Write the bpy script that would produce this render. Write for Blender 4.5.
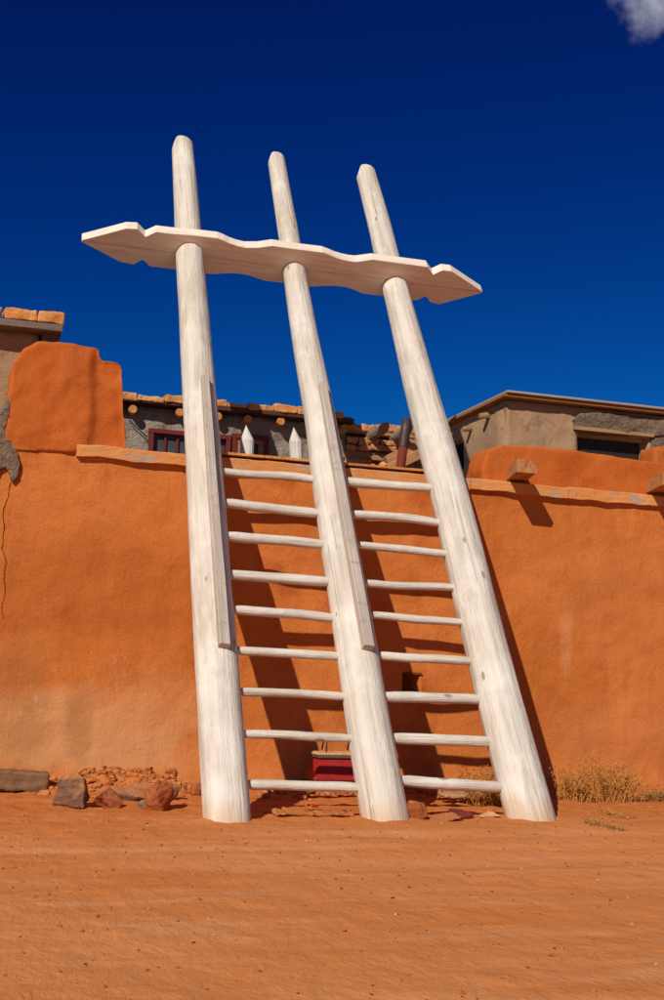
import bpy, bmesh, math, random
from mathutils import Vector, Matrix, noise, Euler
random.seed(7)
sc = bpy.context.scene
for o in list(bpy.data.objects): bpy.data.objects.remove(o)

# ------------------------------------------------------------------ camera
FPX, PITCH, ROLL, YAW = 1230.563, math.radians(8.39), math.radians(1.746), math.radians(17.745)
CAM = Vector((0, -12.155, 1.08))
fwd = Vector((math.sin(YAW)*math.cos(PITCH), math.cos(YAW)*math.cos(PITCH), math.sin(PITCH)))
r0 = fwd.cross(Vector((0, 0, 1))).normalized(); u0 = r0.cross(fwd)
right = r0*math.cos(ROLL)+u0*math.sin(ROLL); up = u0*math.cos(ROLL)-r0*math.sin(ROLL)
cd = bpy.data.cameras.new('camera'); cam = bpy.data.objects.new('camera', cd)
sc.collection.objects.link(cam); sc.camera = cam
cam.matrix_world = Matrix.Translation(CAM) @ Matrix((right, up, -fwd)).transposed().to_4x4()
cd.sensor_fit = 'VERTICAL'; cd.sensor_height = 24; cd.lens = 24*FPX/1000
cd.clip_start = .05; cd.clip_end = 5000

# ------------------------------------------------------------------ sky and sun
SUN = Vector((-.895, -1, .97)).normalized()
w = bpy.data.worlds.new('World'); sc.world = w; w.use_nodes = True
N = w.node_tree.nodes; L = w.node_tree.links; N.clear()
sky = N.new('ShaderNodeTexSky'); sky.sky_type = 'NISHITA'; sky.sun_disc = False
sky.sun_elevation = math.asin(SUN.z); sky.sun_rotation = math.atan2(SUN.x, SUN.y)
sky.altitude = 2200; sky.air_density = 1.0; sky.dust_density = .1; sky.ozone_density = 3.0
# polarised high-altitude sky: deeper and bluer than the plain model, the same all round
def vmul(src, v):
    n = N.new('ShaderNodeVectorMath'); n.operation = 'MULTIPLY'; L.new(src, n.inputs[0]); n.inputs[1].default_value = v; return n.outputs[0]
sep = N.new('ShaderNodeSeparateColor'); L.new(vmul(sky.outputs[0], (.1, .1, .1)), sep.inputs[0]); cmb = N.new('ShaderNodeCombineColor')
for ch, (pw, k_) in enumerate(((2.8, 1.5), (2.2, 8.74), (1.5, 7.44))):
    p_ = N.new('ShaderNodeMath'); p_.operation = 'POWER'; p_.inputs[1].default_value = pw; L.new(sep.outputs[ch], p_.inputs[0])
    m_ = N.new('ShaderNodeMath'); m_.operation = 'MULTIPLY'; m_.inputs[1].default_value = k_; L.new(p_.outputs[0], m_.inputs[0]); L.new(m_.outputs[0], cmb.inputs[ch])
skycol = cmb.outputs[0]
tc = N.new('ShaderNodeTexCoord')
def pix_dir(px, py): return (fwd + right*((px-332)/FPX) + up*((500-py)/FPX)).normalized()
nz = N.new('ShaderNodeTexNoise'); nz.inputs['Scale'].default_value = 9; nz.inputs['Detail'].default_value = 9; nz.inputs['Roughness'].default_value = .6
L.new(tc.outputs['Generated'], nz.inputs['Vector'])
acc = None
for d, size in ((pix_dir(652, -20), .078), (Vector((-.5, .4, .6)).normalized(), .12), (Vector((.8, -.3, .5)).normalized(), .16), (Vector((-.6, -.7, .25)).normalized(), .1)):
    ds = N.new('ShaderNodeVectorMath'); ds.operation = 'DISTANCE'; ds.inputs[1].default_value = d
    L.new(tc.outputs['Generated'], ds.inputs[0])
    mr = N.new('ShaderNodeMapRange'); mr.inputs['From Min'].default_value = 0; mr.inputs['From Max'].default_value = size*1.8
    mr.inputs['To Min'].default_value = .36; mr.inputs['To Max'].default_value = -.94
    L.new(ds.outputs['Value'], mr.inputs['Value'])
    if acc is None: acc = mr.outputs[0]
    else:
        mx = N.new('ShaderNodeMath'); mx.operation = 'MAXIMUM'; L.new(acc, mx.inputs[0]); L.new(mr.outputs[0], mx.inputs[1]); acc = mx.outputs[0]
nk = N.new('ShaderNodeMapRange'); nk.clamp = False; nk.inputs['From Min'].default_value = .2; nk.inputs['From Max'].default_value = .8; nk.inputs['To Min'].default_value = -.05; nk.inputs['To Max'].default_value = 1.05; L.new(nz.outputs[0], nk.inputs['Value'])
ad = N.new('ShaderNodeMath'); ad.operation = 'ADD'; L.new(nk.outputs[0], ad.inputs[0]); L.new(acc, ad.inputs[1])
sm = N.new('ShaderNodeMapRange'); sm.interpolation_type = 'SMOOTHSTEP'
sm.inputs['From Min'].default_value = .42; sm.inputs['From Max'].default_value = .95; sm.inputs['To Max'].default_value = .85
L.new(ad.outputs[0], sm.inputs['Value'])
mix = N.new('ShaderNodeMix'); mix.data_type = 'RGBA'
L.new(sm.outputs[0], mix.inputs['Factor']); L.new(skycol, mix.inputs['A']); mix.inputs['B'].default_value = (5.2, 5.3, 6.2, 1)
bg = N.new('ShaderNodeBackground'); bg.inputs['Strength'].default_value = .1
L.new(mix.outputs['Result'], bg.inputs['Color'])
wo = N.new('ShaderNodeOutputWorld'); L.new(bg.outputs[0], wo.inputs[0])
sl = bpy.data.lights.new('sun', 'SUN'); sl.energy = 4.4; sl.angle = math.radians(.5); sl.color = (1, .93, .82)
so = bpy.data.objects.new('sun', sl); sc.collection.objects.link(so)
so.rotation_euler = SUN.to_track_quat('Z', 'Y').to_euler(); so.location = SUN*40
sc.view_settings.view_transform = 'Standard'; sc.view_settings.look = 'None'
sc.view_settings.exposure = 0; sc.view_settings.gamma = 1

# ------------------------------------------------------------------ helpers
def ray(px, py): return fwd + right*((px-332)/FPX) + up*((500-py)/FPX)
def at(px, py, Y=0.0):
    d = ray(px, py); return CAM + d*((Y-CAM.y)/d.y)
def gr(px, py, z=0.0):
    d = ray(px, py); return CAM + d*((z-CAM.z)/d.z)
def link(o): sc.collection.objects.link(o); return o
def empty(name, loc, label, cat, group=None):
    o = link(bpy.data.objects.new(name, None)); o.location = loc; o.empty_display_size = .1
    return tag(o, label, cat, group)
def tag(o, label, cat, group=None):
    o['label'] = label; o['category'] = cat
    if group: o['group'] = group
    return o
def struct(o): o['kind'] = 'structure'; return o
def mk(name, bm, mat, parent=None, smooth=False, matrix=None):
    me = bpy.data.meshes.new(name); bmesh.ops.recalc_face_normals(bm, faces=bm.faces[:]); bm.to_mesh(me); bm.free()
    return mko(name, me, mat, parent, smooth, matrix)
def mko(name, me, mat, parent=None, smooth=False, matrix=None):
    if mat and not me.materials: me.materials.append(mat)
    if smooth: me.polygons.foreach_set('use_smooth', [True]*len(me.polygons))
    o = link(bpy.data.objects.new(name, me))
    if matrix is not None: o.matrix_basis = matrix
    if parent is not None:
        o.parent = parent                      # world placement kept: parents are Empties or parts with plain matrices
        o.matrix_parent_inverse = full(parent).inverted()
    return o
def full(o):
    m = o.matrix_basis.copy()
    if o.parent: m = full(o.parent) @ o.matrix_parent_inverse @ m
    return m
def fbm(p, s, oct=4): return noise.fractal(Vector(p)*s, 1.0, 2.0, oct)
def box(bm, x0, x1, y0, y1, z0, z1, jit=0, bev=0):
    vs = [bm.verts.new((x+random.uniform(-jit, jit), y+random.uniform(-jit, jit), z+random.uniform(-jit, jit)))
          for x in (x0, x1) for y in (y0, y1) for z in (z0, z1)]
    fs = [bm.faces.new([vs[i] for i in f]) for f in ((0, 1, 3, 2), (4, 6, 7, 5), (0, 4, 5, 1), (2, 3, 7, 6), (0, 2, 6, 4), (1, 5, 7, 3))]
    if bev:
        es = set(e for f in fs for e in f.edges)
        bmesh.ops.bevel(bm, geom=list(es), offset=bev, segments=2, affect='EDGES', profile=.6)
def boxo(name, b, mat, parent=None, jit=0, bev=0, rot=None):
    """box object with its origin at its centre"""
    x0, x1, y0, y1, z0, z1 = b
    c = Vector(((x0+x1)/2, (y0+y1)/2, (z0+z1)/2)); bm = bmesh.new()
    box(bm, x0-c.x, x1-c.x, y0-c.y, y1-c.y, z0-c.z, z1-c.z, jit, bev)
    m = Matrix.Translation(c)
    if rot: m = m @ Euler(rot).to_matrix().to_4x4()
    return mk(name, bm, mat, parent, matrix=m)
def rough_box(name, b, mat, rot=(0, 0, 0), rough=.012):
    x0, x1, y0, y1, z0, z1 = b
    return mko(name, brick_mesh((x1-x0, y1-y0, z1-z0), int(x0*97), rough), mat, None, True, Matrix.Translation(((x0+x1)/2, (y0+y1)/2, (z0+z1)/2)) @ Euler(rot).to_matrix().to_4x4())
def prism(bm, poly, axis, t):
    """poly: list of Vectors, extruded by vector t"""
    a = [bm.verts.new(p) for p in poly]; b = [bm.verts.new(p+t) for p in poly]; n = len(a)
    bm.faces.new(a[::-1]); bm.faces.new(b)
    for i in range(n): bm.faces.new((a[i], a[(i+1) % n], b[(i+1) % n], b[i]))
def densify(bm, voxel, fn=None, smooth_it=0):
    """closed bmesh -> evenly meshed lump, then displaced by fn(co, normal)"""
    bmesh.ops.recalc_face_normals(bm, faces=bm.faces[:])
    me = bpy.data.meshes.new('lump'); bm.to_mesh(me); bm.free()
    o = link(bpy.data.objects.new('lump', me))
    m = o.modifiers.new('r', 'REMESH'); m.mode = 'VOXEL'; m.voxel_size = voxel
    if smooth_it:
        s = o.modifiers.new('s', 'SMOOTH'); s.iterations = smooth_it; s.factor = .5
    dg = bpy.context.evaluated_depsgraph_get(); dg.update()
    out = bpy.data.meshes.new_from_object(o.evaluated_get(dg))
    bpy.data.objects.remove(o); bpy.data.meshes.remove(me)
    if fn:
        cos = [v.co + fn(v.co.copy(), v.normal.copy()) for v in out.vertices]
        for v, c in zip(out.vertices, cos): v.co = c
    return out
def tube(bm, pts, rad, seg=10, rn=0.0, seed=0.0, cap=True, facet=0):
    rings = []; n = len(pts)
    for i, p in enumerate(pts):
        t = (pts[min(i+1, n-1)]-pts[max(i-1, 0)]).normalized()
        a = t.orthogonal().normalized() if i == 0 else (rings_a - t*rings_a.dot(t)).normalized()
        rings_a = a; b = t.cross(a); r = rad[i] if isinstance(rad, (list, tuple)) else rad
        ring = []
        for k in range(seg):
            th = 2*math.pi*k/seg
            rr = r*(1+rn*fbm((math.cos(th)*1.3+seed, math.sin(th)*1.3, i*.35+seed), 1.0, 3))
            ring.append(bm.verts.new(p+a*math.cos(th)*rr+b*math.sin(th)*rr))
        rings.append(ring)
    for i in range(n-1):
        for k in range(seg): bm.faces.new((rings[i][k], rings[i][(k+1) % seg], rings[i+1][(k+1) % seg], rings[i+1][k]))
    if cap: bm.faces.new(rings[0][::-1]); bm.faces.new(rings[-1])
    return rings
def brick_mesh(size, seed, rough=.012):
    rnd_ = random.Random(seed); bm = bmesh.new(); st = random.getstate(); random.seed(seed)
    box(bm, -size[0]/2, size[0]/2, -size[1]/2, size[1]/2, -size[2]/2, size[2]/2, min(size)*.09); random.setstate(st)
    v_ = max(.012, min(size)*.11)
    return densify(bm, v_, lambda c, n: n*(rough*fbm(c+Vector((seed, 0, 0)), 7, 4)+rough*.5*fbm(c+Vector((seed, 0, 0)), 22, 3)), 2)
def rock_mesh(size, seed, voxel=None, npts=16, rough=.05, chop=1.0):
    rnd = random.Random(seed); bm = bmesh.new()
    for _ in range(npts):
        v = Vector((rnd.gauss(0, 1), rnd.gauss(0, 1), rnd.gauss(0, 1))).normalized()
        m = max(abs(v.x), abs(v.y), abs(v.z)); v = v.lerp(v/m, .55*chop)*rnd.uniform(.85, 1.05)
        bm.verts.new((v.x*size[0]/2, v.y*size[1]/2, v.z*size[2]/2))
    r = bmesh.ops.convex_hull(bm, input=bm.verts[:])
    bmesh.ops.delete(bm, geom=[v for v in bm.verts if not v.link_faces], context='VERTS')
    if not voxel: 
        me = bpy.data.meshes.new('rock'); bmesh.ops.recalc_face_normals(bm, faces=bm.faces[:]); bm.to_mesh(me); bm.free(); return me
    for ax in range(3):
        lo = min(v.co[ax] for v in bm.verts); hi = max(v.co[ax] for v in bm.verts)
        for v in bm.verts: v.co[ax] = ((v.co[ax]-lo)/(hi-lo)-.5)*size[ax]
    s = sum(size)/3
    def f(c, n): 
        q = c+Vector((seed*3.1, 0, seed))
        return n*(fbm((q.x, q.y, q.z*1.7), 2.2/s*1.0, 5)*rough*s*.8 + fbm(q, 9/s, 3)*rough*s*.25)
    return densify(bm, voxel, f, 1)

# ------------------------------------------------------------------ materials
class M:
    def __init__(s, name, rough=.9, spec=.2):
        s.m = bpy.data.materials.new(name); s.m.use_nodes = True; s.nt = s.m.node_tree
        s.b = s.nt.nodes['Principled BSDF']; s.b.inputs['Roughness'].default_value = rough; s.b.inputs['Specular IOR Level'].default_value = spec
        s.tc = s.n('ShaderNodeTexCoord'); s.col = None; s.h = None
    def n(s, t): return s.nt.nodes.new(t)
    def l(s, a, b): s.nt.links.new(a, b)
    def vec(s, scale=(1, 1, 1), space='Object', loc=(0, 0, 0), rot=(0, 0, 0)):
        m = s.n('ShaderNodeMapping'); m.inputs['Scale'].default_value = scale; m.inputs['Location'].default_value = loc; m.inputs['Rotation'].default_value = rot
        s.l(s.tc.outputs[space], m.inputs['Vector']); return m.outputs[0]
    def world(s, scale=(1, 1, 1)):
        g = s.n('ShaderNodeNewGeometry'); m = s.n('ShaderNodeMapping'); m.inputs['Scale'].default_value = scale
        s.l(g.outputs['Position'], m.inputs['Vector']); return m.outputs[0]
    def rand_vec(s, scale=(1, 1, 1)):
        oi = s.n('ShaderNodeObjectInfo'); mu = s.n('ShaderNodeMath'); mu.operation = 'MULTIPLY'; mu.inputs[1].default_value = 37
        s.l(oi.outputs['Random'], mu.inputs[0]); a = s.n('ShaderNodeVectorMath'); a.operation = 'ADD'
        s.l(s.tc.outputs['Object'], a.inputs[0]); s.l(mu.outputs[0], a.inputs[1])
        m = s.n('ShaderNodeMapping'); m.inputs['Scale'].default_value = scale; s.l(a.outputs[0], m.inputs['Vector']); return m.outputs[0]
    def noise(s, v, scale, detail=5, rough=.55, dist=0):
        n = s.n('ShaderNodeTexNoise'); n.inputs['Scale'].default_value = scale; n.inputs['Detail'].default_value = detail
        n.inputs['Roughness'].default_value = rough; n.inputs['Distortion'].default_value = dist; s.l(v, n.inputs['Vector']); return n.outputs[0]
    def vor(s, v, scale, feat='DISTANCE_TO_EDGE'):
        n = s.n('ShaderNodeTexVoronoi'); n.feature = feat; n.inputs['Scale'].default_value = scale; s.l(v, n.inputs['Vector']); return n.outputs['Distance']
    def ramp(s, v, a, b, lo=0.0, hi=1.0):
        n = s.n('ShaderNodeMapRange'); n.interpolation_type = 'SMOOTHSTEP'
        n.inputs['From Min'].default_value = a; n.inputs['From Max'].default_value = b; n.inputs['To Min'].default_value = lo; n.inputs['To Max'].default_value = hi
        s.l(v, n.inputs['Value']); return n.outputs[0]
    def math(s, op, a, b):
        n = s.n('ShaderNodeMath'); n.operation = op
        for i, x in enumerate((a, b)):
            if isinstance(x, (int, float)): n.inputs[i].default_value = x
            else: s.l(x, n.inputs[i])
        return n.outputs[0]
    def base(s, c):
        s.col = tuple(c)+(1,); return s
    def mix(s, fac, c, mode='MIX'):
        n = s.n('ShaderNodeMix'); n.data_type = 'RGBA'; n.blend_type = mode
        if isinstance(fac, (int, float)): n.inputs['Factor'].default_value = fac
        else: s.l(fac, n.inputs['Factor'])
        if isinstance(s.col, tuple): n.inputs['A'].default_value = s.col
        else: s.l(s.col, n.inputs['A'])
        n.inputs['B'].default_value = tuple(c)+(1,); s.col = n.outputs['Result']; return s
    def height(s, v, k):
        a = s.math('MULTIPLY', v, k); s.h = a if s.h is None else s.math('ADD', s.h, a); return s
    def done(s, strength=1.0, dist=1.0):
        if isinstance(s.col, tuple): s.b.inputs['Base Color'].default_value = s.col
        else: s.l(s.col, s.b.inputs['Base Color'])
        if s.h is not None:
            b = s.n('ShaderNodeBump'); b.inputs['Strength'].default_value = strength; b.inputs['Distance'].default_value = dist
            s.l(s.h, b.inputs['Height']); s.l(b.outputs[0], s.b.inputs['Normal'])
        return s.m
    def blob(s, c, r, nv, amp=.5, soft=.3):
        """1 inside an uneven patch about world point c with radii r"""
        g = s.n('ShaderNodeNewGeometry'); sub = s.n('ShaderNodeVectorMath'); sub.operation = 'SUBTRACT'; sub.inputs[1].default_value = c
        s.l(g.outputs['Position'], sub.inputs[0]); dv = s.n('ShaderNodeVectorMath'); dv.operation = 'DIVIDE'; dv.inputs[1].default_value = r
        s.l(sub.outputs[0], dv.inputs[0]); ln = s.n('ShaderNodeVectorMath'); ln.operation = 'LENGTH'; s.l(dv.outputs[0], ln.inputs[0])
        v = s.math('ADD', ln.outputs['Value'], s.math('MULTIPLY', s.math('SUBTRACT', nv, .5), amp*2))
        return s.ramp(v, 1-soft, 1+soft, 1, 0)

def mat_adobe(name, main=(.51, .150, .030), stains=True, k=1.0):
    m = M(name, .95, .1).base(main); w = m.world()
    m.mix(m.ramp(m.noise(w, .9, 4, .6, .6), .35, .7, 0, k), (.60, .185, .046))
    m.mix(m.ramp(m.noise(w, 1.7, 6, .65), .50, .72, 0, .75), (.37, .082, .012))
    m.mix(m.ramp(m.noise(m.world((1, 1, 2.2)), 3.4, 6, .7, .4), .56, .74, 0, .5), (.40, .092, .014))
    m.mix(m.ramp(m.noise(m.world((3.2, 3.2, .55)), 1.6, 5, .6), .58, .78, 0, .4*k), (.66, .25, .085))
    m.mix(m.ramp(m.noise(w, 45, 4, .75), .5, .72, 0, .6), (.38, .09, .016))
    m.mix(m.ramp(m.noise(w, 38, 3, .6), .62, .8, 0, .35), (.72, .30, .12))
    m.mix(m.ramp(m.noise(m.world((5, 5, .35)), 1.5, 6, .7, .3), .54, .72, 0, .4), (.40, .10, .02))
    if stains:
        n1 = m.noise(w, 2.6, 6, .65)
        for (px, py), r, c, k in (((75, 735), (1.15, 3, .42), (.62, .29, .12), .85), ((78, 722), (.13, 3, .42), (.33, .14, .05), .5), ((150, 700), (.7, 3, .3), (.62, .24, .08), .4),
                                  ((20, 700), (.25, 3, .6), (.33, .13, .04), .4), ((566, 640), (.07, 3, .38), (.70, .36, .2), .22), ((575, 590), (.6, 3, .5), (.58, .2, .06), .25),
                                  ((630, 740), (1.0, 3, .4), (.58, .215, .08), .35), ((100, 590), (.9, 3, .5), (.40, .095, .02), .4), ((640, 620), (.7, 3, .9), (.54, .175, .055), .3)):
            f = m.blob(at(px, py), r, n1, .9, .45); m.mix(m.math('MULTIPLY', f, k), c)
        # smeared whitish streaks low on the left
        st = m.ramp(m.noise(m.vec((9, 9, 1.6), rot=(0, .5, 0)), 1.4, 5, .7, .5), .57, .74, 0, .6)
        m.mix(m.math('MULTIPLY', st, m.blob(at(90, 715), (1.0, 3, .55), n1, .8, .5)), (.70, .40, .2))
        # dust splashed up from the ground
        g = m.n('ShaderNodeNewGeometry'); sx = m.n('ShaderNodeSeparateXYZ'); m.l(g.outputs['Position'], sx.inputs[0])
        hz = m.math('ADD', sx.outputs['Z'], m.math('MULTIPLY', m.noise(w, 3, 4), .45))
        m.mix(m.ramp(hz, .24, .5, .4, 0), (.58, .215, .07))
    m.height(m.noise(w, 2.2, 4, .6), .03); m.height(m.noise(w, 8, 4, .55), .006); m.height(m.noise(w, 50, 5, .75), .0075)
    m.height(m.ramp(m.noise(m.vec((1, 1, .35), rot=(0, .35, 0)), 7, 4, .6), .6, .72), .0025)
    return m.done(1.0)
def mat_plaster(name, a, b, c, bump=.02, sc_=3.0):
    m = M(name, .95, .1).base(a); w = m.world()
    m.mix(m.ramp(m.noise(w, sc_*.5, 5, .6), .4, .68), b); m.mix(m.ramp(m.noise(w, sc_*1.7, 6, .7, .5), .52, .72), c)
    m.mix(m.ramp(m.noise(w, 40, 4, .7), .55, .8, 0, .45), tuple(x*.5 for x in a))
    m.height(m.noise(w, sc_*2, 5, .65, .8), bump*2); m.height(m.noise(w, 30, 5, .7), bump*.5); return m.done(1.0)
def mat_logs(name, tint=(1, 1, 1)):
    t = lambda c: tuple(x*y for x, y in zip(c, tint))
    m = M(name, .75, .25).base(t((.65, .577, .485))); v = m.rand_vec((1, 1, 1)); g = m.rand_vec((14, 14, .7)); g2 = m.rand_vec((40, 40, 1.2))
    m.mix(m.ramp(m.noise(g, 1.0, 6, .65, .2), .42, .70, 0, .8), t((.45, .385, .315)))
    m.mix(m.ramp(m.noise(v, 1.8, 5, .6), .45, .72, 0, .65), t((.80, .745, .66)))
    m.mix(m.ramp(m.noise(m.rand_vec((2.2, 2.2, .9)), 1.6, 6, .7), .58, .74, 0, .55), t((.55, .475, .34)))
    m.mix(m.ramp(m.noise(g2, 1.0, 4, .6), .62, .76, 0, .6), t((.42, .365, .30)))
    m.mix(m.ramp(m.noise(m.rand_vec((5, 5, 3)), 2.2, 5, .7), .68, .78, 0, .7), t((.33, .28, .235)))
    m.mix(m.ramp(m.noise(m.rand_vec((3, 3, .5)), 1.3, 5, .65, .4), .53, .66, 0, .65), t((.47, .375, .27)))
    kn = m.math('ADD', m.vor(m.rand_vec((4.2, 4.2, 1.7)), 1.0, 'F1'), m.math('MULTIPLY', m.noise(v, 18, 3), .06))
    m.mix(m.ramp(kn, .09, .13, .75, 0), t((.25, .18, .13)))
    gm = m.n('ShaderNodeNewGeometry'); sx = m.n('ShaderNodeSeparateXYZ'); m.l(gm.outputs['Position'], sx.inputs[0])
    hz = m.math('ADD', sx.outputs['Z'], m.math('MULTIPLY', m.noise(m.rand_vec((3, 3, 1.2)), 2, 5), .5))
    m.mix(m.ramp(hz, .26, .52, .6, 0), (.56, .33, .17))
    ck = m.ramp(m.noise(m.rand_vec((26, 26, .42)), 1.0, 3, .5, .15), .68, .71)
    m.mix(m.math('MULTIPLY', ck, .45), t((.28, .21, .155))); m.height(ck, -.006)
    m.height(m.noise(g, 1.0, 6, .65, .2), .022); m.height(m.noise(g2, 1.0, 4, .6), .006); m.height(m.noise(v, 7, 4), .012)
    return m.done(1.0)
def mat_wood(name, a, b, c, k=1.0, axis='X'):
    s1 = {'X': (.9, 16, 16), 'Z': (16, 16, .9), 'Y': (16, .9, 16)}[axis]
    m = M(name, .85, .15).base(a); v = m.rand_vec(s1)
    m.mix(m.ramp(m.noise(v, 1.2, 6, .65, .3), .4, .7), b); m.mix(m.ramp(m.noise(m.rand_vec((2, 5, 5)), 1.6, 6, .7), .54, .7, 0, .8), c)
    m.height(m.noise(v, 1.2, 6, .7, .3), .014*k); m.height(m.noise(m.rand_vec(), 26, 4, .7), .004*k); return m.done(1.0)
def mat_stone(name, a, b, c, sc_=6, bump=.02, dust=0):
    m = M(name, .9, .15).base(a); v = m.rand_vec((1, 1, 1.6))
    m.mix(m.ramp(m.noise(v, sc_*.6, 5, .65), .38, .68), b); m.mix(m.ramp(m.noise(v, sc_*1.8, 6, .7), .52, .72, 0, .85), c)
    m.mix(m.ramp(m.noise(v, 60, 4, .7), .55, .8, 0, .4), tuple(x*.4 for x in a))
    if dust:                                     # red dust lying on upward faces
        g = m.n('ShaderNodeNewGeometry'); sx = m.n('ShaderNodeSeparateXYZ'); m.l(g.outputs['Normal'], sx.inputs[0])
        m.mix(m.math('MULTIPLY', m.ramp(m.math('ADD', sx.outputs['Z'], m.noise(v, 9, 5, .7)), .7, 1.4), dust), (.48, .19, .07))
    m.height(m.noise(v, sc_*1.5, 6, .7), bump); m.height(m.noise(v, 45, 4, .7), bump*.25); return m.done(1.0)

ADOBE = mat_adobe('adobe_plaster')
ADOBE2 = mat_adobe('adobe_parapet', (.47, .105, .018), False, .35)
LOG = mat_logs('whitewashed_log')
BOARD = M('painted_board', .6, .3).base((.80, .69, .575))
BOARD.mix(BOARD.ramp(BOARD.noise(BOARD.vec((1, 14, 14)), 1.4, 5), .42, .66, 0, .7), (.68, .53, .40)).mix(BOARD.ramp(BOARD.noise(BOARD.vec(), 60, 3), .6, .8, 0, .25), (.55, .42, .32))
BOARD.height(BOARD.noise(BOARD.vec((1, 18, 18)), 1.4, 5), .012); BOARD = BOARD.done()
BATTEN = mat_wood('weathered_batten', (.45, .37, .30), (.55, .475, .40), (.33, .255, .20), 1.0, 'Z')
LEDGE = M('peeling_ledge_paint', .85, .15).base((.60, .235, .07)); _w = LEDGE.world()
LEDGE.mix(LEDGE.ramp(LEDGE.noise(_w, 2, 5), .4, .7), (.66, .29, .105)).mix(LEDGE.ramp(LEDGE.noise(LEDGE.world((3.2, 3.2, 6)), 1.3, 6, .7), .54, .60, 0, .8), (.36, .30, .235)).mix(LEDGE.ramp(LEDGE.noise(LEDGE.world((5, 5, 8)), 1.7, 6, .7), .64, .68, 0, .8), (.17, .15, .14)).mix(LEDGE.ramp(LEDGE.noise(_w, 30, 4), .55, .75, 0, .4), (.42, .14, .035))
LEDGE.height(LEDGE.noise(LEDGE.world((3, 8, 7)), 2, 5), .015).height(LEDGE.noise(_w, 40, 4), .004); LEDGE = LEDGE.done()
TAN = mat_plaster('tan_mud_plaster', (.335, .195, .108), (.40, .25, .145), (.25, .145, .08), .012, 2.2)
GREY = mat_plaster('grey_mud_plaster', (.27, .215, .165), (.36, .30, .245), (.17, .13, .10), .03, 3.5)
EXPOSED = mat_plaster('exposed_grey_mud', (.20, .135, .10), (.30, .19, .12), (.12, .085, .075), .03, 7)
BRICK = mat_stone('ochre_adobe_brick', (.60, .25, .075), (.68, .34, .13), (.45, .13, .03), 5, .02)
MASON = mat_stone('ruin_stone', (.46, .20, .085), (.55, .28, .13), (.32, .12, .045), 5, .02)
ROCKG = mat_stone('grey_purple_rock', (.21, .10, .058), (.34, .20, .13), (.10, .035, .02), 4, .035, .8)
ROCKR = mat_stone('rust_red_rock', (.32, .075, .02), (.42, .13, .045), (.16, .035, .018), 5, .025, .5)
ROCKT = mat_stone('tan_rock', (.56, .30, .13), (.64, .38, .19), (.40, .17, .06), 5, .02)
DARKW = mat_wood('dark_wood', (.12, .07, .045), (.18, .105, .07), (.07, .04, .03))
BROWNW = mat_wood('brown_wood', (.30, .16, .08), (.40, .22, .11), (.18, .085, .04))
GREYW = mat_wood('silvered_timber', (.22, .165, .125), (.30, .23, .17), (.12, .085, .065))
VIGA = mat_wood('viga_wood', (.50, .20, .06), (.58, .28, .11), (.33, .11, .035), 1, 'Y')
REDP = M('dark_red_frame', .6, .3).base((.15, .016, .013)); REDP.mix(REDP.ramp(REDP.noise(REDP.vec(), 9, 5), .5, .75, 0, .7), (.13, .025, .018)); REDP = REDP.done()
SLAB = mat_wood('roof_edge_board', (.16, .12, .10), (.22, .17, .14), (.10, .06, .05))
RUSTR = M('red_painted_metal', .45, .4).base((.32, .014, .012)); RUSTR.mix(RUSTR.ramp(RUSTR.noise(RUSTR.vec(), 7, 6, .7), .5, .68, 0, .8), (.12, .012, .01)).mix(RUSTR.ramp(RUSTR.noise(RUSTR.vec(), 22, 5, .7), .6, .7, 0, .8), (.30, .13, .06)); RUSTR = RUSTR.done()
PIPE = M('stove_pipe_metal', .55, .4); PIPE.b.inputs['Metallic'].default_value = .35; PIPE.base((.075, .045, .042)); PIPE.mix(PIPE.ramp(PIPE.noise(PIPE.vec(), 14, 5), .5, .7, 0, .7), (.05, .035, .035)); PIPE = PIPE.done()
PIPER = M('rusted_pipe_metal', .8, .2).base((.17, .03, .016)); PIPER.mix(PIPER.ramp(PIPER.noise(PIPER.vec(), 18, 5), .5, .7, 0, .7), (.11, .022, .014)); PIPER = PIPER.done()
IRON = M('dark_iron', .6, .3).base((.03, .022, .02)).done()
GLASS = M('dusty_window_glass', .35, .25).base((.05, .053, .062)); GLASS.mix(GLASS.ramp(GLASS.noise(GLASS.vec(), 3, 4), .4, .7, 0, .6), (.085, .085, .09)); GLASS = GLASS.done()
DARKG = M('dark_brown_glass', .5, .15).base((.03, .022, .018)).done()
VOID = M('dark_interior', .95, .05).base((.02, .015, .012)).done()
DRYG = M('dry_grass', .8, .2).base((.52, .225, .05)); DRYG.mix(DRYG.ramp(DRYG.noise(DRYG.world(), 14, 4), .4, .65), (.34, .125, .025)); DRYG = DRYG.done()
GREENL = M('small_green_leaf', .7, .2).base((.20, .13, .035)); GREENL.mix(GREENL.ramp(GREENL.noise(GREENL.world(), 20, 3), .4, .65), (.13, .115, .03)); GREENL = GREENL.done()

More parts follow.
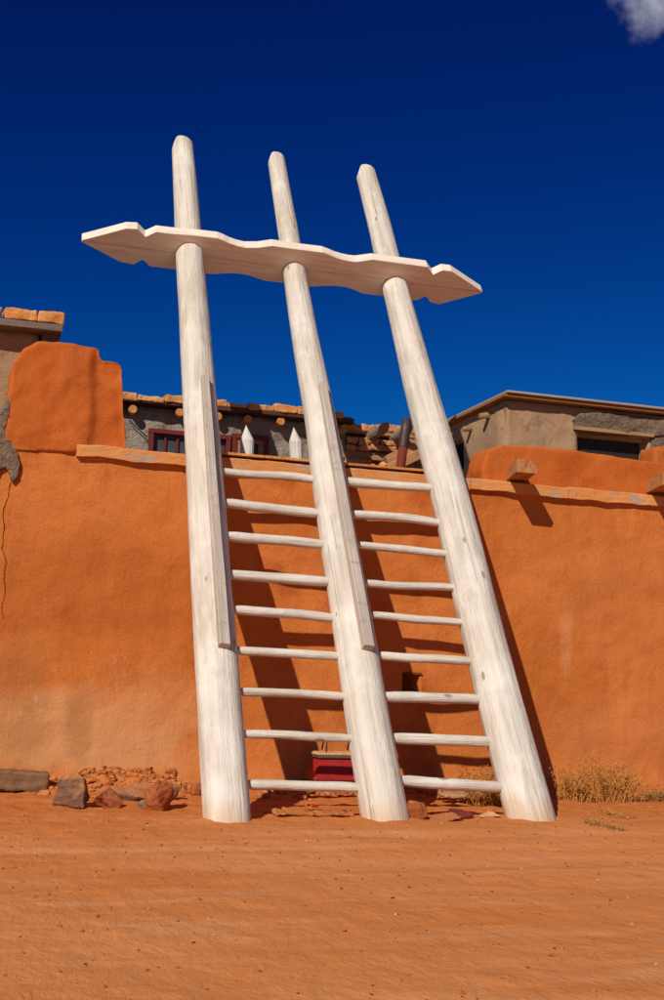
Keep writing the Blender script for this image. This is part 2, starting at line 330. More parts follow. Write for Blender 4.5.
def mat_ground():
    m = M('red_sand', .97, .08).base((.62, .205, .054)); w = m.world()
    m.mix(m.ramp(m.noise(w, .55, 5, .6), .36, .66), (.68, .25, .082))
    m.mix(m.ramp(m.noise(m.world((.35, 1.3, 1)), 1.2, 6, .62, .6), .48, .72, 0, .5), (.72, .32, .14))
    m.mix(m.ramp(m.noise(m.world((.6, 1.6, 1)), 1.5, 6, .66, .4), .58, .76, 0, .45), (.52, .165, .042))
    g = m.n('ShaderNodeNewGeometry'); sx = m.n('ShaderNodeSeparateXYZ'); m.l(g.outputs['Position'], sx.inputs[0])      # loose darker soil by the wall, packed pale track beyond
    yv = m.math('ADD', sx.outputs['Y'], m.math('MULTIPLY', m.noise(m.world((.5, 1, 1)), 1.3, 6, .65), 3.0))
    m.mix(m.ramp(yv, -2.6, .3, 0, .8), (.47, .135, .029))
    m.mix(m.ramp(m.noise(m.world((.16, 1.7, 1)), 1.9, 6, .62, .35), .5, .7, 0, .35), (.74, .36, .18))
    m.mix(m.ramp(m.noise(m.world((.22, 2.4, 1)), 1.7, 6, .66, .4), .54, .72, 0, .3), (.48, .145, .036))
    m.mix(m.ramp(m.noise(w, 9, 6, .7), .54, .74, 0, .5), (.43, .125, .03))
    m.mix(m.ramp(m.noise(w, 60, 4, .7), .6, .76, 0, .5), (.36, .11, .03))
    m.mix(m.ramp(m.noise(w, 90, 3, .7), .64, .76, 0, .5), (.68, .36, .17))
    m.height(m.noise(m.world((1, 1.1, 1)), 1.6, 5, .6, .3), .02); m.height(m.noise(m.world((1, .6, 1)), 7, 6, .6), .022); m.height(m.noise(m.world((1, .5, 1)), 34, 6, .7), .007); m.height(m.noise(w, 120, 3, .7), .003)
    return m.done(1.0)
GROUND = mat_ground()

# ------------------------------------------------------------------ ground (one sheet to the horizon)
MOUNDS = [(1.45, -.36, .40, .30, .10), (2.05, -.36, .45, .30, .11), (1.75, -.12, .7, .22, .10), (3.55, -.75, .55, .22, .05), (4.05, -.45, .6, .25, .06), (4.9, -.55, .5, .25, .05), (7.0, -.1, .9, .2, .04), (2.27, -2.72, .30, .26, .035), (3.56, -2.72, .30, .26, .03), (4.86, -2.72, .32, .26, .035)]
def gz(x, y):
    z = .012*fbm((x, y*1.6, 3), .9, 4)+.006*fbm((x, y, 9), 5, 3)
    near = max(0, 1+(y-.0)/.5) if y < 0 else 1
    z += .045*near*near*(1+.6*fbm((x, 0, 5), 1.6, 3))
    for mx, my, rx, ry, h in MOUNDS:
        d = ((x-mx)/rx)**2+((y-my)/ry)**2
        if d < 4: z += h*math.exp(-d*1.4)*(1+.5*fbm((x, y, 1), 5, 4))
    for i, (yr, wd) in enumerate(((-3.6, .16), (-5.1, .18), (-4.35, .12))):       # shallow wheel tracks along the road
        yy = y-yr-.12*fbm((x, i*7, 0), .35, 2)
        z += -.010*math.exp(-(yy/wd)**2)+.005*math.exp(-((abs(yy)-wd*1.7)/(wd*.7))**2)
    if -3.4 < y < -.2:                                                              # trodden soil before the wall
        e_ = min(1, (y+3.4)/1.2, (-.2-y)/.3); z += e_*(.017*fbm((x, y, 2), 4.0, 3)+.011*fbm((x, y, 6), 10, 2))
    return z
def axis(lo, hi, st, far):
    a = [lo+i*st for i in range(int(round((hi-lo)/st))+1)]; s = st; x = hi; y = lo
    while x < far: s *= 1.45; x += s; a.append(x)
    s = st
    while y > -far: s *= 1.45; y -= s; a.insert(0, y)
    return a
xs = axis(-2.0, 9.5, .045, 1800); ys = axis(-9.0, .2, .04, 1800)
vs = [(x, y, gz(x, y) if (-9 < y < .3 and -4 < x < 14) else gz(max(-4, min(14, x)), max(-9, min(.3, y)))*max(0, 1-.1*max(abs(x)-10, abs(y)-9, 0))) for y in ys for x in xs]
nx = len(xs); fs = [(j*nx+i, j*nx+i+1, (j+1)*nx+i+1, (j+1)*nx+i) for j in range(len(ys)-1) for i in range(nx-1)]
me = bpy.data.meshes.new('ground'); me.from_pydata(vs, [], fs); struct(mko('ground', me, GROUND, smooth=True))

# ------------------------------------------------------------------ front adobe building
H = 3.254; LZ0, LZ1 = H-.065, H+.055
house = empty('adobe_building', (4.5, 0, 0), 'long orange adobe building with flat roof behind the white ladder', 'building')
h0 = at(401.5, 693); h1 = at(419, 673.5)                     # small square vent hole
hx0, hx1, hz0, hz1 = h0.x, h1.x, h0.z, h1.z
xs = sorted(set([-3+.05*i for i in range(301)]+[hx0, hx1])); zs = sorted(set([-.15+.05*i for i in range(68)]+[hz0, hz1, H]))
zs = [z for z in zs if z <= H]
def wy(x, z): return .022*fbm((x, 0, z), .8, 3)+.010*fbm((x, 3, z*1.5), 3.0, 3)-.05*max(0, 1-z/.5)**2-.004
bm = bmesh.new(); G = [[bm.verts.new((x, wy(x, z), z)) for x in xs] for z in zs]
for j in range(len(zs)-1):
    for i in range(len(xs)-1):
        cx, cz = (xs[i]+xs[i+1])/2, (zs[j]+zs[j+1])/2
        if hx0 < cx < hx1 and hz0 < cz < hz1: continue
        bm.faces.new((G[j][i], G[j][i+1], G[j+1][i+1], G[j+1][i]))
i0, i1, j0, j1 = xs.index(hx0), xs.index(hx1), zs.index(hz0), zs.index(hz1)
loop = [G[j0][i] for i in range(i0, i1)]+[G[j][i1] for j in range(j0, j1)]+[G[j1][i] for i in range(i1, i0, -1)]+[G[j][i0] for j in range(j1, j0, -1)]
inn = [bm.verts.new((v.co.x, .34, v.co.z)) for v in loop]
for k in range(len(loop)): bm.faces.new((loop[k], loop[(k+1) % len(loop)], inn[(k+1) % len(loop)], inn[k]))
bm.faces.new(inn)
e = [bm.verts.new(p) for p in ((-3, 9, -.15), (12, 9, -.15), (12, 9, H), (-3, 9, H))]
bm.faces.new([G[j][0] for j in range(len(zs))]+[e[3], e[0]]); bm.faces.new([G[j][-1] for j in range(len(zs))]+[e[2], e[1]]); bm.faces.new(e)
me = bpy.data.meshes.new('wall'); bm.to_mesh(me); bm.free(); wall = mko('wall', me, ADOBE, house, True)
boxo('flat_roof', (-2.98, 11.98, .03, 8.98, H-.2, H+.01), TAN, house)
boxo('lintel', (hx0+.02, hx1+.02, -.03, .1, hz1-.012, hz1+.01), mat_wood('lintel_wood', (.2, .03, .015), (.26, .05, .02), (.14, .03, .015)), house, .006)

# ledge boards along the wall top
def zc(px, py): return at(px, py).z
cuts = [76, 186, 330, 468, 566, 664]
Lx = [at(p, 447+(p-76)*.09).x for p in cuts]+[12]
for i in range(6):
    bm = bmesh.new(); n = 40; x0, x1 = Lx[i]+.004, Lx[i+1]-.004; dz = (.012, -.004, .0, .006, -.01, -.012, -.02)
    rings = []
    for k in range(n+1):
        x = x0+(x1-x0)*k/n; t = .03*fbm((x, 5, i), 2.5, 4); b = .02*fbm((x, 9, i), 3, 4); z0, z1 = LZ0+dz[i]+(dz[i+1]-dz[i])*k/n+b, LZ1+dz[i]+(dz[i+1]-dz[i])*k/n+t*.5
        f = -.066+.008*fbm((x, 2, i), 2, 2)
        rings.append([bm.verts.new(p) for p in ((x, f, z0), (x, f-.003, z1-.012), (x, f+.012, z1), (x, .12, z1+.01), (x, .12, z0))])
    for k in range(n):
        for q in range(5): bm.faces.new((rings[k][q], rings[k][(q+1) % 5], rings[k+1][(q+1) % 5], rings[k+1][q]))
    bm.faces.new(rings[0]); bm.faces.new(rings[-1]); mk('ledge_board', bm, LEDGE, house)
a, b = at(190, 455), at(427, 473)
for i, (p0, p1) in enumerate(((188, 262), (263, 345), (346, 428))):
    xa, xb = at(p0, 457).x, at(p1, 470).x
    boxo('coping_board', (xa+.003, xb-.003, -.085, .1, LZ1+.022, LZ1+.05), BRICK, house, .004, .004)

# parapets: lumps of mud plaster rising above the ledge
def adobe_lump(name, pts, y0, y1, mat, parent, voxel=.045, amp=.02, smooth_it=6):
    bm = bmesh.new(); prism(bm, [Vector((x, y0, z)) for x, z in pts], None, Vector((0, y1-y0, 0)))
    f = lambda c, n: n*(amp*fbm(c, 1.6, 3)+amp*.35*fbm(c, 6, 3))
    return mko(name, densify(bm, voxel, f, smooth_it), mat, parent, True)
def P2(l, Y=0): return [(at(px, py, Y).x, at(px, py, Y).z) for px, py in l]
bm = bmesh.new(); fx = at(97, 400).x
prism(bm, [Vector((x, -.035, z)) for x, z in P2([(3, 452), (6, 408), (13, 362), (24, 349), (38, 343), (62, 343), (98, 348), (100, 361), (117, 362), (121, 367), (123, 400), (127, 449), (80, 452)])], None, Vector((0, .535, 0)))
def par_fn(c, n):
    t = min(1, max(0, (c.x-fx+.10+.06*fbm((0, 0, c.z), 1.5, 2))/.10)); t = t*t*(3-2*t); fr = max(0, -n.y)
    return n*(.018*fbm(c, 2.0, 3)+.010*fbm(c, 7, 3))+Vector((0, .045*t*fr+.03*fr*max(0, fbm(c+Vector((9, 0, 0)), 1.3, 2)), 0))
mko('parapet', densify(bm, .03, par_fn, 1), ADOBE2, house, True)
q = P2([(486, 490), (484, 470), (490, 448), (503, 443), (560, 447), (664, 461)]); q += [(11.5, q[-1][1]), (11.5, H-.05)]
adobe_lump('parapet', q, .06, .5, ADOBE2, house, .035, .018, 1)
q = P2([(655, 470), (655, 449), (660, 444), (668, 446)], .9); q += [(11.5, q[-1][1]), (11.5, H-.05), (q[0][0], H-.05)]
adobe_lump('parapet', q, .9, 1.3, ADOBE2, house)
# broken plaster showing grey mud at the far left
for pl in ([(-6, 432), (-5, 420), (3, 405), (8, 397), (11, 402), (9, 416), (7, 427), (2, 431)], [(-8, 482), (-8, 434), (4, 428), (13, 436), (18, 452), (20, 466), (17, 478), (12, 483), (10, 474), (6, 467), (-2, 470)]):
    adobe_lump('broken_plaster_patch', P2(pl), -.036, .05, EXPOSED, house, .016, .028, 0)
# long crack running down the plaster
bm = bmesh.new(); pts = [(11, 482), (8, 498), (3, 512), (4, 530), (2, 548), (6, 562), (4, 580), (5, 596), (1, 610), (4, 620)]; prev = None
for k in range(len(pts)*4-3):
    f = k/4; i = min(int(f), len(pts)-2); u = f-i
    px = pts[i][0]*(1-u)+pts[i+1][0]*u+random.uniform(-.7, .7); py = pts[i][1]*(1-u)+pts[i+1][1]*u
    p = at(px, py); hw = .0045*random.uniform(.5, 1.4)*(1-.6*f/len(pts)); y = wy(p.x, p.z)-.0035
    cur = [bm.verts.new((p.x-hw, y, p.z)), bm.verts.new((p.x+hw, y, p.z)), bm.verts.new((p.x+hw, y+.02, p.z)), bm.verts.new((p.x-hw, y+.02, p.z))]
    if prev:
        for a_ in range(4): bm.faces.new((prev[a_], prev[(a_+1) % 4], cur[(a_+1) % 4], cur[a_]))
    prev = cur
mk('plaster_crack', bm, M('crack_shadow_earth', 1, 0).base((.10, .03, .01)).done(), house)

# wooden drain spouts
def spout(px, py, w_=.25, d=.5):
    p = at(px, py, -d); zb = LZ1+.03; bm = bmesh.new(); cx = p.x; hh = .15
    prof = [(-w_/2, 0), (w_/2-.02, 0), (w_/2+.01, .05), (w_/2-.09, hh-.005), (.005, .06), (-.03, .05), (-.035, hh), (-w_/2+.01, hh-.01)]
    prism(bm, [Vector((cx+x, -d, zb+z)) for x, z in prof], None, Vector((.26, d+.45, .0)))
    return mk('drain_spout', bm, SPOUT, house)
SPOUT = mat_wood('spout_wood', (.42, .18, .065), (.50, .24, .10), (.15, .12, .11), 1, 'Y')
s1 = spout(527, 479); s2 = spout(672, 488)

# ------------------------------------------------------------------ the white ladder
K = Vector((.042, .591, .807)).normalized(); B0 = Vector((0, -3.716*.72, 0)); BX = [3.151*.72, 4.95*.72, 6.745*.72]
ladder = empty('ladder', (BX[1], B0.y, 0), 'tall white three-pole wooden ladder leaning on the orange adobe wall', 'ladder')
XA = (Vector((1, 0, 0))-K*K.x).normalized(); YA = K.cross(XA)      # XA right, YA points away from the sun side (down/back)
def lm(x, l): return Matrix.Translation(Vector((x, B0.y, 0))+K*l) @ Matrix((XA, YA, K)).transposed().to_4x4()
RAD = [[(0, .186), (1.6, .186), (4.1, .180), (6.6, .170), (7.6, .163), (10.3, .139)], [(0, .194), (1.7, .188), (4.2, .176), (6.8, .145), (7.5, .134), (10.3, .115)], [(0, .209), (1.7, .204), (4.4, .196), (7.2, .158), (7.6, .160), (10.3, .139)]]
def interp(t, l):
    for (a, b), (c, d) in zip(t, t[1:]):
        if l <= c: return b+(d-b)*max(0, (l-a))/(c-a)
    return t[-1][1]
posts = []
for i in range(3):
    bm = bmesh.new(); SEG = 40; NL = 150; LT = 10.0+.03*i; rings = []; l0 = -.26
    for k in range(NL+1):
        l = l0+(LT-.3-l0)*k/(NL-1) if k < NL else LT; ring = []; r = interp(RAD[i], l); ox = .02*fbm((i*11, 0, l), .35, 2); oy = .016*fbm((i*11+5, 0, l), .35, 2)
        for s in range(SEG):
            th = 2*math.pi*s/SEG; c_, s_ = math.cos(th), math.sin(th)
            rr = r*(1+.030*fbm((c_*1.6+i*9, s_*1.6, l*.8), 1, 3)+.018*fbm((c_*5+i*9, s_*5, l*.55), 1, 3))
            z = l
            if k == NL:                              # blunt chisel-cut tip
                rr = interp(RAD[i], l)*(1+.013*fbm((c_*5+i*9, s_*5, l*.55), 1, 3)); z = LT-max(0, -c_*rr-.68*r)*3.2-.2*(c_*rr+.68*r)*(c_*rr > -.68*r)
            ring.append(bm.verts.new((ox+c_*rr, oy+s_*rr, z)))
        rings.append(ring)
    for k in range(NL):
        for s in range(SEG): bm.faces.new((rings[k][s], rings[k][(s+1) % SEG], rings[k+1][(s+1) % SEG], rings[k+1][s]))
    bm.faces.new(rings[0][::-1])
    top = bm.verts.new((-.68*interp(RAD[i], 10.2), 0, LT))
    for s in range(SEG): bm.faces.new((rings[-1][s], rings[-1][(s+1) % SEG], top))
    for s in range(SEG): bm.edges.get((rings[-1][s], rings[-1][(s+1) % SEG])).smooth = False
    po = mk('post', bm, LOG, ladder, True, lm(BX[i], 0)); posts.append(po)
# battens nailed on the left and middle posts
for i, (la, lb, phi, wd) in enumerate(((1.52, 5.02, 6, .095), (1.56, 5.12, 6, .10))):
    ph = math.radians(phi); d = Vector((math.sin(ph), -math.cos(ph), 0)); t = Vector((math.cos(ph), math.sin(ph), 0)); bm = bmesh.new(); n = 24; rg = []
    for k in range(n+1):
        l = la+(lb-la)*k/n; r = interp(RAD[i], l); th = .062; ww = wd*(1-.18*k/n)*(1+.03*fbm((l, i, 3), 2, 2)); o = t*(.008*fbm((l*.5, i, 8), 1, 2))
        rg.append([bm.verts.new(d*rr+t*x+o+Vector((0, 0, l))) for rr, x in ((r-.05, -ww/2), (r+th-.008, -ww/2), (r+th, -ww/2+.006), (r+th, ww/2-.006), (r+th-.008, ww/2), (r-.05, ww/2))])
    for k in range(n):
        for s in range(6): bm.faces.new((rg[k][s], rg[k][(s+1) % 6], rg[k+1][(s+1) % 6], rg[k+1][s]))
    bm.faces.new(rg[0]); bm.faces.new(rg[-1]); mk('batten', bm, BATTEN, posts[i], False, lm(BX[i], 0))
# rungs, one per bay
RL = [3.845, 3.383, 2.952, 2.493, 2.069, 1.632, 1.192, .764, .317]
for k, l in enumerate(RL):
    for bay in range(2):
        A = Vector((BX[bay], B0.y, 0))+K*(l+random.uniform(-.012, .012)); Bp = Vector((BX[bay+1], B0.y, 0))+K*(l+random.uniform(-.012, .012)+(.006 if bay else 0))
        ra, rb = interp(RAD[bay], l), interp(RAD[bay+1], l)
        xdir = (Bp-A).normalized(); ln = (Bp-A).length; bm = bmesh.new(); n = 18; pts = []; rad = []; sd = k*3.7+bay*17
        for q in range(n+1):
            x = -ln/2+ra*.75+(ln-(ra+rb)*.75)*q/n
            pts.append(Vector((.026*fbm((x+sd, 0, 0), 1.1, 2), .02*fbm((x+sd, 7, 0), .9, 2), x)))
            endt = min(q, n-q); rad.append(.043*(1+.16*math.sin(sd*5.3))*(1+.09*fbm((x+sd, 3, 1), 1.8, 2))*(.9 if endt < 2 else 1))
        tube(bm, pts, rad, 14, .05, sd)
        zz = xdir; xx = K; yy = zz.cross(xx)
        mk('rung', bm, LOG, ladder, True, Matrix.Translation((A+Bp)/2) @ Matrix((xx, yy, zz)).transposed().to_4x4())
# crossboard of two scalloped planks that the poles pass through
BL = 7.5; PB = Vector((BX[0], B0.y, 0))+K*BL
def onb(px, py):
    d = ray(px, py); return CAM+d*((PB-CAM).dot(K)/d.dot(K))
front = [(81.3, 240.7), (126.5, 228.2), (137.3, 228.7), (145.2, 236.6), (156.5, 231.6), (171.6, 233.4), (198.8, 235.7), (218, 238), (224, 240.3), (229.4, 243), (237, 245.8), (245.2, 247.6), (257.6, 247.6), (265, 246.6), (272.3, 245.5), (299.4, 249.4), (323.1, 252.3), (329, 254.5), (335.5, 257.3), (343, 259.5), (350, 261), (356, 261.6), (364, 260.6), (372.8, 259.4), (398.7, 262.8), (427.6, 266.6), (433, 274.5), (442.8, 270), (451.8, 271), (482.3, 292)]
back = [(81.3, 241.2), (119.7, 262), (133.2, 264.8), (142.7, 259.9), (150.2, 266.6), (172.8, 269.3), (203.3, 273.6), (213, 274.4), (224, 273.6), (233.9, 273.5), (242, 274.3), (249.7, 275.8), (258, 278.8), (265.5, 281), (284.7, 283.2), (311.8, 286.9), (322, 286.2), (333.3, 286), (345, 287.2), (353, 289.6), (362.6, 293.9), (381.8, 296.2), (412.3, 300.7), (417.9, 300), (425.8, 296.2), (430.8, 302.7), (439.4, 304.5), (482.3, 292.6)]
LO = (PB-K*0).copy(); LM = Matrix.Translation(LO) @ Matrix((XA, YA, K)).transposed().to_4x4(); LI = LM.inverted()
fl = [LI @ onb(*p) for p in front]; bl = [LI @ onb(*p) for p in back]
tipL, tipR = (fl[0]+bl[0])/2, (fl[-1]+bl[-1])/2
cb = empty('crossboard', LM.translation, '', ''); del cb['label'], cb['category']; cb.parent = ladder; cb.matrix_parent_inverse = full(ladder).inverted()
for nm, ed in (('plank', fl), ('plank', bl)):
    sgn = -1 if ed is fl else 1; g = Vector((0, sgn*.0025, 0))
    # seam runs straight between the two tips
    poly = [tipL+Vector((.004, 0, 0))]+[p for p in ed[1:-1]]+[tipR-Vector((.004, 0, 0))]
    bm = bmesh.new(); rg = []; TH = .135; e_ = .006
    for p in poly:
        u = min(1, max(0, (p.x-tipL.x)/(tipR.x-tipL.x))); q_ = tipL.lerp(tipR, u)+g; p = Vector((p.x, p.y, 0)); q_ = Vector((q_.x, q_.y, 0))
        if (p-q_).length < .02: p = q_+Vector((0, sgn*.012, 0))
        n_ = Vector((0, -sgn*e_, 0))
        rg.append([bm.verts.new(c) for c in (q_, p+n_, p+Vector((0, 0, e_)), p+Vector((0, 0, TH-e_)), p+n_+Vector((0, 0, TH)), q_+Vector((0, 0, TH)))])
    for k in range(len(rg)-1):
        for t_ in range(6): bm.faces.new((rg[k][t_], rg[k][(t_+1) % 6], rg[k+1][(t_+1) % 6], rg[k+1][t_]))
    bm.faces.new(rg[0]); bm.faces.new(rg[-1])
    mk(nm, bm, BOARD, cb, False, LM)

# ------------------------------------------------------------------ upper rooms behind the roof edge
def rect(px0, py0, px1, py1, Y):
    pm, qm = (px0+px1)/2, (py0+py1)/2
    return at(px0, qm, Y).x, at(px1, qm, Y).x, at(pm, py1, Y).z, at(pm, py0, Y).z
def grid_wall(name, x0, x1, z0, z1, Y, depth, mat, parent, amp=.03, step=.06, holes=()):
    n = max(2, int((x1-x0)/step)); m_ = max(2, int((z1-z0)/step))
    X = sorted(set([x0+(x1-x0)*i/n for i in range(n+1)]+[h for q in holes for h in q[:2]])); Z = sorted(set([z0+(z1-z0)*i/m_ for i in range(m_+1)]+[h for q in holes for h in q[2:]]))
    bm = bmesh.new(); G = [[bm.verts.new((x, Y+amp*fbm((x, Y, z), 2.5, 4)+amp*.4*fbm((x, Y, z), 9, 3), z)) for x in X] for z in Z]
    for j in range(len(Z)-1):
        for i in range(len(X)-1):
            cx, cz = (X[i]+X[i+1])/2, (Z[j]+Z[j+1])/2
            if any(h[0] < cx < h[1] and h[2] < cz < h[3] for h in holes): continue
            bm.faces.new((G[j][i], G[j][i+1], G[j+1][i+1], G[j+1][i]))
    bnd = [e_ for e_ in bm.edges if e_.is_boundary]
    r = bmesh.ops.extrude_edge_only(bm, edges=bnd)
    for v in [g for g in r['geom'] if isinstance(g, bmesh.types.BMVert)]: v.co.y = Y+depth
    return mk(name, bm, mat, parent, True)
def brick_row(parent, px0, px1, py0, py1, Y, mat, sizes, hpx=8, yd=.22, name='brick', tone=0):
    x = at(px0, py0, Y).x; xe = at(px1, py1, Y).x; z0 = at(px0, py0, Y).z; z1 = at(px1, py1, Y).z; x00 = x; k = 0; rnd = random.Random(int(px0*7+py0))
    while x < xe-.06:
        w_ = min(sizes*rnd.uniform(.7, 1.25), xe-x); zb = z0+(z1-z0)*(x+w_/2-x00)/(xe-x00); h_ = hpx*.0125*rnd.uniform(.75, 1.15)
        me = brick_mesh((w_*1.0, yd*rnd.uniform(.8, 1.1), h_), rnd.randint(0, 9999))
        mko(name, me, mat, parent, True, Matrix.Translation((x+w_/2, Y+yd/2+rnd.uniform(-.02, .02), zb+h_/2)) @ Euler((0, rnd.uniform(-.04, .04), rnd.uniform(-.06, .06))).to_matrix().to_4x4())
        x += w_+.008; k += 1

# left upper room, tan plaster
YL = .62
up1 = empty('upper_room', (0, YL+1, H), 'tan plastered upper room with bricks on its roof edge at the far left', 'building')
p = at(50, 340, YL); ztop = at(30, 334, YL).z
grid_wall('wall', -3, at(38, 350, YL).x, H+.01, ztop, YL, 3, TAN, up1, .02, .08)
xr = at(61, 330, YL).x
boxo('roof_slab', (-3, xr, YL-.22, YL+3.1, ztop+.003, ztop+.075), SLAB, up1, 0, .01)
boxo('eave_beam', (at(39, 345, YL).x+.02, xr-.03, YL-.12, YL+2.9, ztop-.26, ztop), DARKW, up1)
zt = ztop+.078
for x0p, x1p in ((-28, -1), (3, 35.5), (37, 62)):
    xa, xb = at(x0p, 324, YL).x, at(x1p, 324, YL).x
    me = brick_mesh(((xb-xa), .3, .125), int(x0p+50)); mko('brick', me, BRICK, up1, True, Matrix.Translation(((xa+xb)/2, YL-.06, zt+.064)))

# centre room: grey rough plaster, red window frames, brick coped roof
YC = 2.5; EAVE = .19
up2 = empty('upper_room', (3.8, YC+1, H), 'grey plastered upper room with dark red window frames behind the ladder', 'building')
cz = at(232, 411, YC-EAVE).z; cxr = at(346, 420, YC).x
w1 = rect(150, 434, 228, 456, YC); w2 = rect(233, 437, 266, 462, YC)
zs1 = min(w1[2], w2[2])-.02; w1 = (w1[0], w1[1], zs1, w1[3]-.0); w2 = (w2[0], w2[1], zs1, w2[3])
grid_wall('wall', .6, cxr, H+.01, cz-.01, YC, 2.8, GREY, up2, .045, .06, [w1, w2])
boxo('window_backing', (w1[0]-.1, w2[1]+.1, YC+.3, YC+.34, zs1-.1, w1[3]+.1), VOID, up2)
boxo('roof_slab', (.5, cxr+.05, YC-EAVE, YC+2.85, cz, cz+.055), mat_wood('dark_eave_board', (.075, .03, .022), (.11, .045, .03), (.05, .025, .02)), up2, 0, .006)
boxo('roof_deck', (.5, cxr+.03, YC-EAVE+.03, YC+2.85, cz+.057, cz+.075), SLAB, up2)
brick_row(up2, 118, 345, 398.5, 417.5, YC-EAVE-.02, BRICK, .30, 7, .26)
for px, py in ((133, 409), (180, 412), (218, 416), (248, 419), (281, 421), (345, 428)):
    c = at(px, py, YC-.16); bm = bmesh.new(); tube(bm, [Vector((0, 0, 0)), Vector((0, .25, 0)), Vector((0, .5, 0))], .05, 14, .06, px); mk('roof_beam', bm, VIGA, up2, False, Matrix.Translation(c))
def window(par, r, Y, fm, nv, nh, fw=.045, gm=GLASS, inner=None):
    x0, x1, z0, z1 = r; wn = empty('window', ((x0+x1)/2, Y, z0), '', ''); del wn['label'], wn['category']; wn.parent = par; wn.matrix_parent_inverse = full(par).inverted()
    bm = bmesh.new()
    for b in ((x0-.02, x0+fw, -.05, .06, z0, z1), (x1-fw, x1+.02, -.05, .06, z0, z1), (x0-.03, x1+.03, -.055, .06, z1-fw, z1+.02), (x0-.03, x1+.03, -.06, .06, z0-.02, z0+fw*.8)): box(bm, b[0], b[1], Y+b[2], Y+b[3], b[4], b[5])
    mk('frame', bm, fm, wn)
    if inner:
        bm = bmesh.new(); f2 = fw+.07
        for b in ((x0+fw, x0+f2, z0+fw, z1-fw), (x1-f2, x1-fw, z0+fw, z1-fw), (x0+f2, x1-f2, z1-f2+.02, z1-fw), (x0+f2, x1-f2, z0+fw, z0+f2)): box(bm, b[0], b[1], Y-.03, Y+.05, b[2], b[3])
        mk('sash', bm, inner, wn)
    for i in range(nv): 
        for j in range(nh):
            px0 = x0+fw+(x1-x0-2*fw)*i/nv; px1 = x0+fw+(x1-x0-2*fw)*(i+1)/nv; pz0 = z0+fw+(z1-z0-2*fw)*j/nh; pz1 = z0+fw+(z1-z0-2*fw)*(j+1)/nh
            boxo('pane', (px0+.006, px1-.006, Y+.018, Y+.024, pz0+.004, pz1-.004), gm, wn)
            if i: boxo('muntin', (px0-.012, px0+.012, Y-.01, Y+.04, z0+fw*.8, z1-fw), fm, wn)
            if j: boxo('muntin', (x0+fw, x1-fw, Y-.008, Y+.038, pz0-.01, pz0+.01), fm, wn)
window(up2, w1, YC, REDP, 6, 1, .032); window(up2, w2, YC, REDP, 1, 1, .034, GLASS, BROWNW)
boxo('window_sill', (w1[0]-.06, w1[1]-.02, YC-.14, YC+.05, zs1-.11, zs1-.025), VIGA, up2, .005, .006)
boxo('window_sill', (w2[0]-.0, w2[1]+.05, YC-.13, YC+.05, zs1-.10, zs1-.025), VIGA, up2, .005, .006)
# slanting cable on the wall
bm = bmesh.new(); tube(bm, [at(129, 420, YC-.06), at(136, 427, YC-.06), at(147, 437, YC-.06)], .008, 6); mk('cable', bm, IRON, up2)

# ruined masonry between the rooms
YR = 2.5
ru = empty('ruined_wall', (6.3, YR, H), 'crumbling orange stone wall with projecting roof beams left of the right pole', 'wall')
rx0, rx1 = cxr-.25, at(446, 450, YR+.2).x
grid_wall('mud_core', rx0, rx1, H+.01, at(390, 431, YR).z, YR+.16, .6, mat_plaster('ruin_mud', (.36, .15, .06), (.44, .21, .09), (.26, .095, .035), .03, 4), ru, .05, .06)
rnd = random.Random(3)
def stone_at(px0, py0, px1, py1, Y, mat=MASON, th=.22, rough=.06, par=ru, nm='stone'):
    x0, x1, z0, z1 = rect(px0, py0, px1, py1, Y); s = ((x1-x0)*1.0, th, (z1-z0)*1.02)
    return mko(nm, (brick_mesh(s, rnd.randint(0, 9999), rough*.35) if rough < .08 else rock_mesh(s, rnd.randint(0, 9999), max(.014, min(s)*.11), 18, rough)), mat, par, True, Matrix.Translation(((x0+x1)/2, Y+th*.3, (z0+z1)/2)) @ Euler((0, rnd.uniform(-.05, .05), rnd.uniform(-.1, .1))).to_matrix().to_4x4())
for a in ((346, 425, 360, 431), (360, 425.5, 374, 432), (374, 426, 388, 433), (388, 427, 402, 433.5), (402, 427.5, 416, 434), (416, 428.5, 431, 435), (431, 430, 446, 436)): stone_at(*a, YR+.02, MASON, .34)
for a in ((347, 438, 358, 444), (358.5, 438, 367, 446), (367.5, 439, 378, 444), (379, 440, 391, 446), (391.5, 440, 401, 447), (346, 444.5, 357, 450), (358, 446.5, 370, 450.5), (370.5, 445, 384, 450.5), (384.5, 447, 396, 452)): stone_at(*a, YR-.02)
for a in ((346, 459, 358, 466), (359, 460, 371, 466), (347, 467, 356, 474), (357, 467, 367, 475)): stone_at(*a, YR)
for a in ((367, 463, 378, 471), (374, 467, 386, 474), (380, 461, 389, 468), (387, 468, 397, 476)): stone_at(*a, YR-.25, BRICK, .2, .1)
r = rect(346, 451, 393, 459, YR); boxo('lintel_beam', (r[0]-.1, r[1], YR+.0, YR+.3, r[2], r[3]), BROWNW, ru, .012, .01)
r = rect(346, 432, 446, 437, YR); boxo('wall_plate', (r[0]-.1, r[1], YR-.03, YR+.3, r[2]-.01, r[3]+.02), BROWNW, ru, .01, .01)
for px, py, rr in ((371, 436, .07), (394, 438, .065), (418, 439, .065)):
    c = at(px, py, YR); bm = bmesh.new(); tube(bm, [Vector((0, .3, 0)), Vector((0, 0, 0)), Vector((0, -.3, .0)), Vector((0, -.55, .01))], rr, 12, .1, px)
    for v in bm.verts:
        if v.co.y < -.45: v.co.y += (rr-v.co.z)*1.5
    mk('roof_beam', bm, GREYW, ru, False, Matrix.Translation(c))
